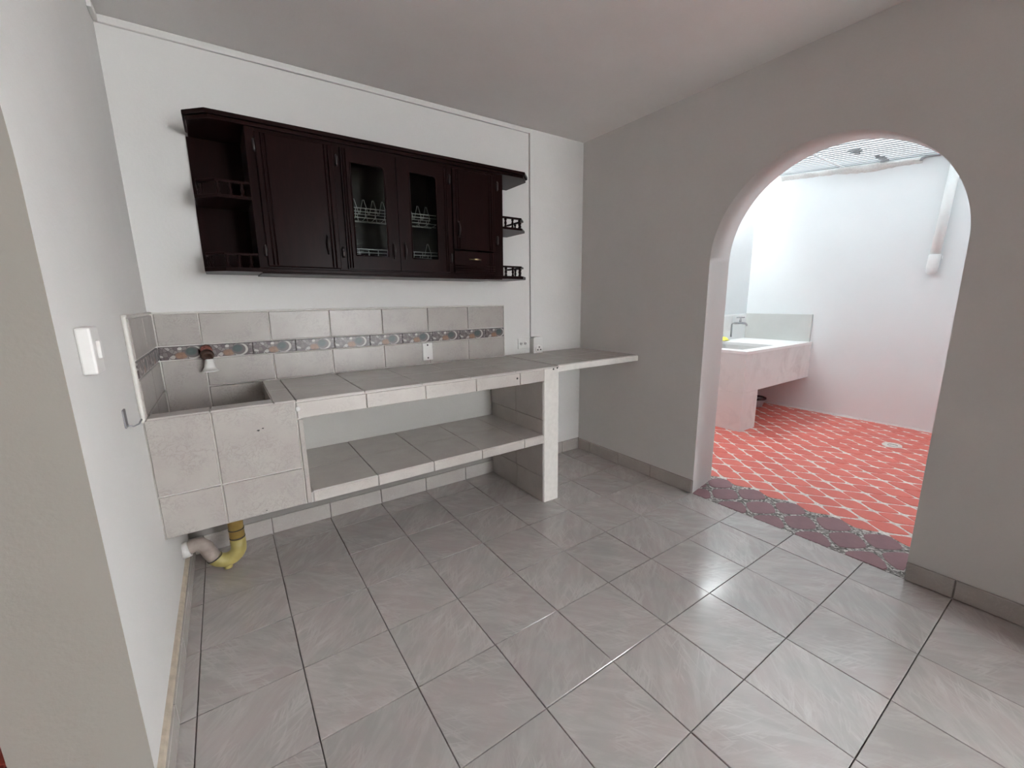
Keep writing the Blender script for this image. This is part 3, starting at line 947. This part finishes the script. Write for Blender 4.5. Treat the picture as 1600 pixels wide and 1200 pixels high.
# return on the left wall
rb = MB().box((XL, CF - 0.03, 2.82), (XL + 0.028, YB - 0.022, 4.035)).box((XL, CF + 0.27, 1.62), (XL + 0.028, YB - 0.022, 2.9)).build('tile_bed', M['tile_grout'], bs)
for (a, b) in ((CF + 0.02, -0.44), (-0.44, YB - 0.05)):
    tile('splash_tile', '+x', a, b, 3.535, 4.02, XL + 0.026, bs, M['wall_tile'], t=0.025, gap=0.016)
    tile('border_tile', '+x', a, b, 3.32, 3.53, XL + 0.026, bs, M['border'], t=0.028, gap=0.016)
    tile('splash_tile', '+x', max(a, CF + 0.02), b, 2.86, 3.315, XL + 0.026, bs, M['wall_tile'], t=0.025, gap=0.016)
    tile('splash_tile', '+x', max(a, CF + 0.30), b, 1.64, 2.855, XL + 0.026, bs, M['wall_tile'], t=0.025, gap=0.010)
MB().box((XL, CF - 0.07, 2.84), (XL + 0.045, CF + 0.005, 4.05)).build('plaster_edge', M['edge_paint'], bs, bevel=0.02)
MB().box((XL, CF - 0.06, 4.03), (XL + 0.055, YB - 0.02, 4.06)).build('plaster_edge', M['edge_paint'], bs, bevel=0.01)
MB().box((XL + 0.03, YB - 0.045, 4.032), (6.17, YB, 4.055)).build('plaster_edge', M['edge_paint'], bs, bevel=0.008)
MB().box((6.157, YB - 0.045, 2.85), (6.18, YB, 4.055)).build('plaster_edge', M['edge_paint'], bs, bevel=0.008)

# ------------------------------------------------------------------ wall mounted bits
# tap stub with white bell above the sink
tb = thing('sink_tap', (0.47, YB - 0.05, 3.3), 'rusty brown tap stub with a white bell nozzle above the sink', 'tap')
tx, ty, tz = 0.445, YB - 0.16, 3.40
MB().tube([(tx, YB - 0.02, tz + 0.06), (tx, ty + 0.02, tz + 0.03)], [0.075, 0.085], 16).build('collar', M['red_tape'], tb)
MB().lathe([(0.0, -0.02), (0.05, -0.02), (0.085, 0.02), (0.095, 0.07), (0.085, 0.11), (0.06, 0.135), (0.04, 0.12), (0.0, 0.115)], (tx, ty + 0.07, tz - 0.005), (0.06, -0.9, -0.35), 18).build('valve_body', M['rust'], tb)
MB().lathe([(0.05, 0.06), (0.06, 0.05), (0.065, 0.0), (0.08, -0.085), (0.105, -0.12), (0.122, -0.135), (0.118, -0.14), (0.07, -0.06), (0.05, 0.05)], (tx + 0.015, ty, tz - 0.15), (0, 0, 1), 24).build('bell', M['white_plastic'], tb)

# blank cover plate on the backsplash
bp = thing('blank_plate', (4.21, YB - 0.05, 2.93), 'white blank cover plate with two screws on the backsplash', 'wall plate')
MB().box((4.10, YB - 0.075, 2.935), (4.325, YB - 0.045, 3.30)).build('plate', M['white_plastic'], bp, bevel=0.012)
for z_ in (2.985, 3.255):
    MB().lathe([(0.0, 0.008), (0.016, 0.006), (0.018, 0.0)], (4.212, YB - 0.075, z_), (0, -1, 0), 10).build('screw', M['dark_metal'], bp)

# flush outlet
po = thing('wall_outlet', (6.74, YB, 2.98), 'flush white double socket plate beside the cable box', 'socket')
MB().box((6.575, YB - 0.022, 2.98), (6.905, YB, 3.235)).build('plate', M['white_plastic'], po, bevel=0.01)
for xx in (6.675, 6.80):
    MB().lathe([(0.045, 0.0), (0.045, 0.006), (0.0, 0.006)], (xx, YB - 0.022, 3.11), (0, -1, 0), 16).build('socket_face', M['white_plastic'], po)
    for dx in (-0.018, 0.018):
        MB().box((xx + dx - 0.006, YB - 0.031, 3.09), (xx + dx + 0.006, YB - 0.028, 3.13)).build('slot', M['dark_hole'], po)

# surface outlet box
ob_ = thing('outlet_box', (7.08, YB, 2.83), 'white surface outlet box with a round socket below the cable channel', 'socket')
MB().prism([(6.94, 2.86), (6.97, 2.83), (7.19, 2.83), (7.22, 2.86), (7.22, 3.23), (7.19, 3.26), (6.97, 3.26), (6.94, 3.23)], YB - 0.17, YB, 'y').build('box', M['white_plastic'], ob_, bevel=0.012)
MB().lathe([(0.10, 0.0), (0.10, 0.03), (0.085, 0.038), (0.0, 0.03)], (7.09, YB - 0.165, 2.965), (0, -1, 0), 24).build('socket_face', M['white_plastic'], ob_)
for (dx, dz) in ((0, 0.045), (-0.045, -0.02), (0.045, -0.02)):
    MB().lathe([(0.018, 0.0), (0.018, 0.006), (0.0, 0.006)], (7.09 + dx, YB - 0.198, 2.965 + dz), (0, -1, 0), 10).build('pin_hole', M['dark_hole'], ob_)

# cable channel: along the ceiling, then down to the box
cc = thing('cable_channel', (7.0, YB, 3.26), 'white cable channel under the ceiling and down to the outlet box', 'cable channel')
MB().box((XL, YB - 0.05, ZC - 0.115), (7.03, YB, ZC - 0.025)).build('ceiling_run', M['wall'], cc, bevel=0.008)
MB().box((6.945, YB - 0.055, 3.26), (7.035, YB, ZC - 0.10)).build('drop', M['wall'], cc, bevel=0.008)
MB().box((XL, YB - 0.38, ZC - 0.115), (XL + 0.05, YB - 0.05, ZC - 0.025)).build('corner_run', M['wall'], cc, bevel=0.008)

# light switch on the left wall
sw = thing('light_switch', (XL, -3.28, 3.65), 'white surface mounted light switch on the left wall', 'switch')
MB().box((XL, -3.40, 3.645), (XL + 0.09, -3.145, 4.005)).build('plate', M['white_plastic'], sw, bevel=0.015)
MB().box((XL + 0.085, -3.31, 3.76), (XL + 0.115, -3.235, 3.90)).build('rocker', M['white_plastic'], sw, bevel=0.01)

# hook plate on the left wall
hk = thing('hook_plate', (XL, -2.33, 2.97), 'grey metal hook plate with a bent wire on the left wall', 'hook')
MB().prism([(XL, 2.98), (XL + 0.012, 2.97), (XL + 0.012, 3.15), (XL, 3.155)], -2.385, -2.27, 'y').build('plate', M['grey_metal'], hk)
MB().tube([(XL + 0.01, -2.30, 2.99), (XL + 0.05, -2.28, 2.965), (XL + 0.09, -2.24, 2.975), (XL + 0.11, -2.20, 3.01)], 0.008, 8).build('wire', M['grey_metal'], hk)

# drain trap under the sink
dt = thing('drain_trap', (0.25, -0.28, 0.1), 'yellow plastic drain trap under the sink going into the left wall', 'pipe')
Yp = -0.28
R = 0.105
def arc(cx, cz, r, a0, a1, n=10):
    return [(cx + r * math.cos(math.radians(a0 + (a1 - a0) * k / n)), Yp, cz + r * math.sin(math.radians(a0 + (a1 - a0) * k / n))) for k in range(n + 1)]
MB().tube([(0.49, Yp, 1.30), (0.49, Yp, 0.47)], R, 20).build('down_pipe', M['yellow_pvc_dark'], dt)
ub = MB().tube([(0.49, Yp, 0.50)] + arc(0.315, 0.36, 0.175, 0, -150, 14), R * 1.03, 20).build('u_bend', M['yellow_pvc'], dt)
p0 = arc(0.315, 0.36, 0.175, 0, -150, 14)[-1]
MB().tube([p0, (p0[0] - 0.05, Yp, p0[2] + 0.11), (p0[0] - 0.085, Yp, p0[2] + 0.21), (p0[0] - 0.15, Yp, p0[2] + 0.29), (p0[0] - 0.23, Yp, p0[2] + 0.30), (XL + 0.06, Yp, p0[2] + 0.26), (XL - 0.03, Yp, p0[2] + 0.24)], R * 0.97, 20).build('elbow', M['grey_pvc'], dt)
MB().tube([(XL + 0.09, Yp, p0[2] + 0.265), (XL - 0.03, Yp, p0[2] + 0.24)], R * 1.12, 20).build('wall_collar', M['mortar_white'], dt)
pa, pb = Vector(p0), Vector((p0[0] - 0.05, Yp, p0[2] + 0.11))
MB().tube([pa + (pb - pa) * -0.05, pa + (pb - pa) * 0.08], R * 1.06, 20).build('joint_seam', M['dark_hole'], dt)
for z_ in (0.52, 0.66):
    MB().tube([(0.49, Yp, z_ - 0.008), (0.49, Yp, z_ + 0.008)], R * 1.05, 20).build('joint_seam', M['dark_hole'], dt)
MB().tube([(0.315, Yp, 0.10), (0.315, Yp, 0.04)], [0.06, 0.06], 14).build('clean_out_plug', M['yellow_pvc'], dt, bevel=0.008)

# ------------------------------------------------------------------ wall cabinet
CBX0, CBX1 = 0.586, 6.33          # overall
BX0, BX1 = 1.27, 5.575            # closed body
CY = -0.40                        # face frame
CZ0, CZ1 = 4.655, 6.61            # underside, top of the body
cab = thing('wall_cabinet', (0.586, YB, 4.655), 'dark mahogany wall cabinet with glass doors and open end shelves', 'cabinet')
cab.rotation_euler = (0, math.radians(0.42), 0)
W = M['wood']
def chamfered(x0, x1, yf, cl=0.25, cr=0.25):
    return [(x0, YB), (x0, yf + cl), (x0 + cl, yf), (x1 - cr, yf), (x1, yf + cr), (x1, YB)]
# cornice of two boards
MB().prism(chamfered(CBX0, CBX1, -0.47), 6.655, 6.715).build('cornice', W, cab, bevel=0.012)
MB().prism(chamfered(CBX0 + 0.03, CBX1 - 0.03, -0.445), 6.60, 6.655).build('cornice', W, cab, bevel=0.010)
# bottom board
MB().prism(chamfered(CBX0 + 0.01, CBX1 - 0.02, -0.43), CZ0 - 0.03, CZ0 + 0.03).build('bottom_board', W, cab, bevel=0.008)
MB().prism([(1.3, YB), (1.3, -0.40), (5.55, -0.40), (5.55, YB)], CZ0 - 0.05, CZ0 - 0.03).build('bottom_lip', W, cab)
# carcass
MB().box((BX0, CY + 0.02, CZ0 + 0.03), (BX0 + 0.06, YB, 6.60)).build('side_panel', W, cab)
MB().box((BX1 - 0.06, CY + 0.02, CZ0 + 0.03), (BX1, YB, 6.60)).build('side_panel', W, cab)
MB().box((2.44, CY + 0.06, CZ0 + 0.03), (2.49, YB - 0.03, 6.60)).build('divider', M['interior'], cab)
MB().box((4.38, CY + 0.06, CZ0 + 0.03), (4.43, YB - 0.03, 6.60)).build('divider', M['interior'], cab)
MB().box((BX0 + 0.06, YB - 0.03, CZ0 + 0.03), (BX1 - 0.06, YB, 6.60)).build('back_panel', M['interior'], cab)
# face frame: rails and stiles
def stile(x0, x1):
    MB().box((x0, CY - 0.01, CZ0 + 0.03), (x1, CY + 0.05, 6.60)).build('stile', W, cab, bevel=0.006)
for a, b in ((BX0, 1.40), (2.405, 2.55), (4.345, 4.475), (5.345, BX1)):
    stile(a, b)
MB().box((1.40, CY + 0.0, 6.50), (5.345, CY + 0.05, 6.60)).build('rail', W, cab)
MB().box((1.40, CY + 0.0, CZ0 + 0.03), (5.345, CY + 0.05, CZ0 + 0.10)).build('rail', W, cab)

def bow_handle(parent, x, z0, z1, mat, horizontal=False):
    n = 10
    pts = []; rs = []
    for i in range(n + 1):
        t = i / n
        out = math.sin(math.pi * t) ** 0.7 * 0.055
        r = 0.009 + 0.010 * math.sin(math.pi * t) ** 2 + (0.006 if i in (0, n) else 0)
        if horizontal:
            pts.append((x + (z1 - z0) * (t - 0.5), -0.455 - out, z0))
        else:
            pts.append((x, -0.455 - out, z0 + (z1 - z0) * t))
        rs.append(r)
    if horizontal:
        pts = [(p[0], p[1], z0) for p in pts]
    return MB().tube(pts, rs, 8).build('handle', mat, parent)

def hinge(parent, x, z):
    return MB().tube([(x, CY - 0.035, z - 0.085), (x, CY - 0.04, z - 0.06), (x, CY - 0.04, z + 0.06), (x, CY - 0.035, z + 0.085)], [0.012, 0.022, 0.022, 0.012], 8).build('hinge', M['dark_metal'], parent)

def solid_door(x0, x1, z0, z1, handle_x, hinge_x):
    f = -0.455
    d = MB().box((x0, f, z0), (x1, CY - 0.012, z1)).build('door', W, cab, bevel=0.012)
    # two vertical reeds on either side of the plain panel
    for xx in (x0 + 0.075, x0 + 0.125, x1 - 0.125, x1 - 0.075):
        MB().tube([(xx, f, z0 + 0.015), (xx, f, z1 - 0.015)], 0.014, 8).build('reed', W, d)
    if handle_x: bow_handle(d, handle_x, z0 + 0.22, z0 + 0.50, M['dark_metal'])
    for zz in (z0 + 0.22, z1 - 0.18):
        hinge(d, hinge_x, zz)
    return d

solid_door(1.385, 2.42, CZ0 + 0.055, 6.545, 2.235, 1.372)

def glass_door(x0, x1, hx, gx0, gx1, hinge_x):
    f = -0.455; z0, z1 = CZ0 + 0.055, 6.545
    gz0, gz1 = 4.93, 6.345
    mb = MB()
    mb.box((x0, f, z0), (gx0, CY - 0.012, z1))
    mb.box((gx1, f, z0), (x1, CY - 0.012, z1))
    mb.box((gx0, f, z0), (gx1, CY - 0.012, gz0))
    mb.box((gx0, f, gz1), (gx1, CY - 0.012, z1))
    d = mb.build('door', W, cab)
    # bead around the pane, rounded at the outer top corner
    r = 0.06
    path = [(gx0, f, gz0), (gx0, f, gz1)] + [(gx1 - r + r * math.cos(a), f, gz1 - r + r * math.sin(a)) for a in (math.pi/2, math.pi/3, math.pi/6, 0)] + [(gx1, f, gz0), (gx0, f, gz0)]
    MB().tube(path, 0.013, 6).build('glazing_bead', W, d)
    MB().prism([(gx1, gz1), (gx1 - r, gz1), (gx1 - r * 0.5, gz1 - r * 0.13), (gx1 - r * 0.13, gz1 - r * 0.5), (gx1, gz1 - r)], f + 0.004, CY - 0.015, 'y').build('corner_fillet', W, d)
    MB().box((gx0 - 0.01, -0.438, gz0 - 0.01), (gx1 + 0.01, -0.430, gz1 + 0.01)).build('glass_pane', M['glass'], d)
    xs_ = (x0 + 0.03, x0 + 0.07) if hinge_x < x0 + 0.2 else (x1 - 0.03, x1 - 0.07)
    for xx in xs_:
        MB().tube([(xx, f, z0 + 0.015), (xx, f, z1 - 0.015)], 0.012, 8).build('reed', W, d)
    bow_handle(d, hx, z0 + 0.20, z0 + 0.47, M['dark_metal'])
    for zz in (z0 + 0.26, z1 - 0.2):
        hinge(d, hinge_x, zz)
    return d
glass_door(2.53, 3.405, 3.30, 2.665, 3.205, 2.47)
glass_door(3.415, 4.365, 3.50, 3.635, 4.13, 4.405)

solid_door(4.455, 5.365, 5.135, 6.545, 4.56, 5.43)
dr = MB().box((4.455, -0.455, CZ0 + 0.055), (5.365, CY - 0.012, 5.115)).build('drawer', W, cab, bevel=0.012)
for zz in (4.76, 4.80, 4.845):
    MB().tube([(4.47, -0.455, zz), (5.35, -0.455, zz)], 0.011, 8).build('reed', W, dr)
for xx in (5.24, 5.29):
    MB().tube([(xx, -0.455, CZ0 + 0.07), (xx, -0.455, 5.10)], 0.012, 8).build('reed', W, dr)
bow_handle(dr, 4.895, 4.965, 5.215, M['brass'], True)

# open end shelves with gallery rails
def gallery(x_in, x_out, zs, left):
    s = -1 if left else 1
    c = 0.25
    for zb in zs:
        if zb > CZ0 + 0.2:
            if left: poly = [(x_in, YB), (x_out, YB), (x_out, -0.41 + c), (x_out + c, -0.41), (x_in, -0.41)]
            else: poly = [(x_in, YB), (x_in, -0.41), (x_out - c, -0.41), (x_out, -0.41 + c), (x_out, YB)]
            sh_ = MB().prism(poly, zb, zb + 0.045).build('end_shelf', W, cab, bevel=0.006)
            zt = zb + 0.045
        else:
            zt = CZ0 + 0.03
            sh_ = None
        # rail follows front, chamfer and end
        rail = [(x_in + s * 0.0, -0.385), (x_out - s * c, -0.385), (x_out - s * 0.03, -0.385 + c - 0.02), (x_out - s * 0.03, 0.42)]
        rz = zt + 0.17
        w = 0.028
        mb = MB()
        outer = rail
        inner = [(rail[0][0], rail[0][1] + 2 * w), (rail[1][0] - s * w * 0.8, rail[1][1] + 2 * w), (rail[2][0] - s * 2 * w, rail[2][1] + w * 0.8), (rail[3][0] - s * 2 * w, rail[3][1])]
        poly = outer + inner[::-1]
        mb.prism(poly, rz, rz + 0.035)
        ro_ = mb.build('gallery_rail', W, cab, bevel=0.006)
        spots = [(x_in + s * 0.10, -0.357), (x_out - s * (c + 0.03), -0.352), (x_out - s * 0.085, -0.357 + c), (x_out - s * 0.058, 0.12)]
        mid = ((spots[0][0] + spots[1][0]) / 2, -0.355)
        for (bx, by) in spots + [mid]:
            MB().lathe([(0.026, 0.0), (0.026, 0.03), (0.016, 0.04), (0.027, 0.085), (0.016, 0.13), (0.026, 0.14), (0.026, 0.172)], (bx, by, zt - 0.001), n=10).build('baluster', W, ro_)
gallery(BX0, CBX0 + 0.015, (CZ0, 5.62), True)
gallery(BX1, CBX1 - 0.03, (CZ0, 5.60), False)
MB().box((CBX0, YB - 0.03, CZ0 + 0.03), (BX0, YB, 6.60)).build('back_panel', W, cab)

# wire dish racks inside the cabinet
def dish_rack(z, label, spikes, xs0=2.56, xs1=4.35):
    r = thing('dish_rack', (3.45, 0.1, z), label, 'dish rack', 'wire racks in the cabinet')
    r0 = 0.0055
    y0, y1 = -0.18, 0.34
    mb = MB()
    for (yy, zz) in ((y0, z), (y1, z), (y0, z + 0.055), (y1, z + 0.055), ((y0 + y1) / 2, z - 0.11), (y0 + 0.05, z - 0.09), (y1 - 0.05, z - 0.09)):
        mb.tube([(xs0, yy, zz), (xs1, yy, zz)], r0 * (1.4 if zz > z - 0.05 else 1.0), 6)
    mb.build('rail_wires', M['wire'], r)
    x = xs0 + 0.06
    while x < xs1 - 0.02:
        MB().tube([(x, y0, z + 0.055), (x, y0, z), (x, y0 + 0.05, z - 0.09), (x, (y0+y1)/2, z - 0.11), (x, y1 - 0.05, z - 0.09), (x, y1, z), (x, y1, z + 0.055)], r0, 6).build('cross_wire', M['wire'], r)
        x += 0.165
    x = xs0 + 0.09
    i = 0
    while spikes and x < xs1 - 0.1:
        if spikes is True or i in spikes:
            MB().tube([(x - 0.075, 0.02, z), (x - 0.01, 0.02, z + 0.235), (x + 0.01, 0.02, z + 0.235), (x + 0.075, 0.02, z)], r0, 6).build('plate_divider', M['wire'], r)
        x += 0.165; i += 1
    return r
dish_rack(5.66, 'upper white wire dish rack with peaked dividers behind the cabinet glass', True)
dish_rack(4.995, 'lower white wire dish rack on the cabinet floor behind the glass', (9, 10))
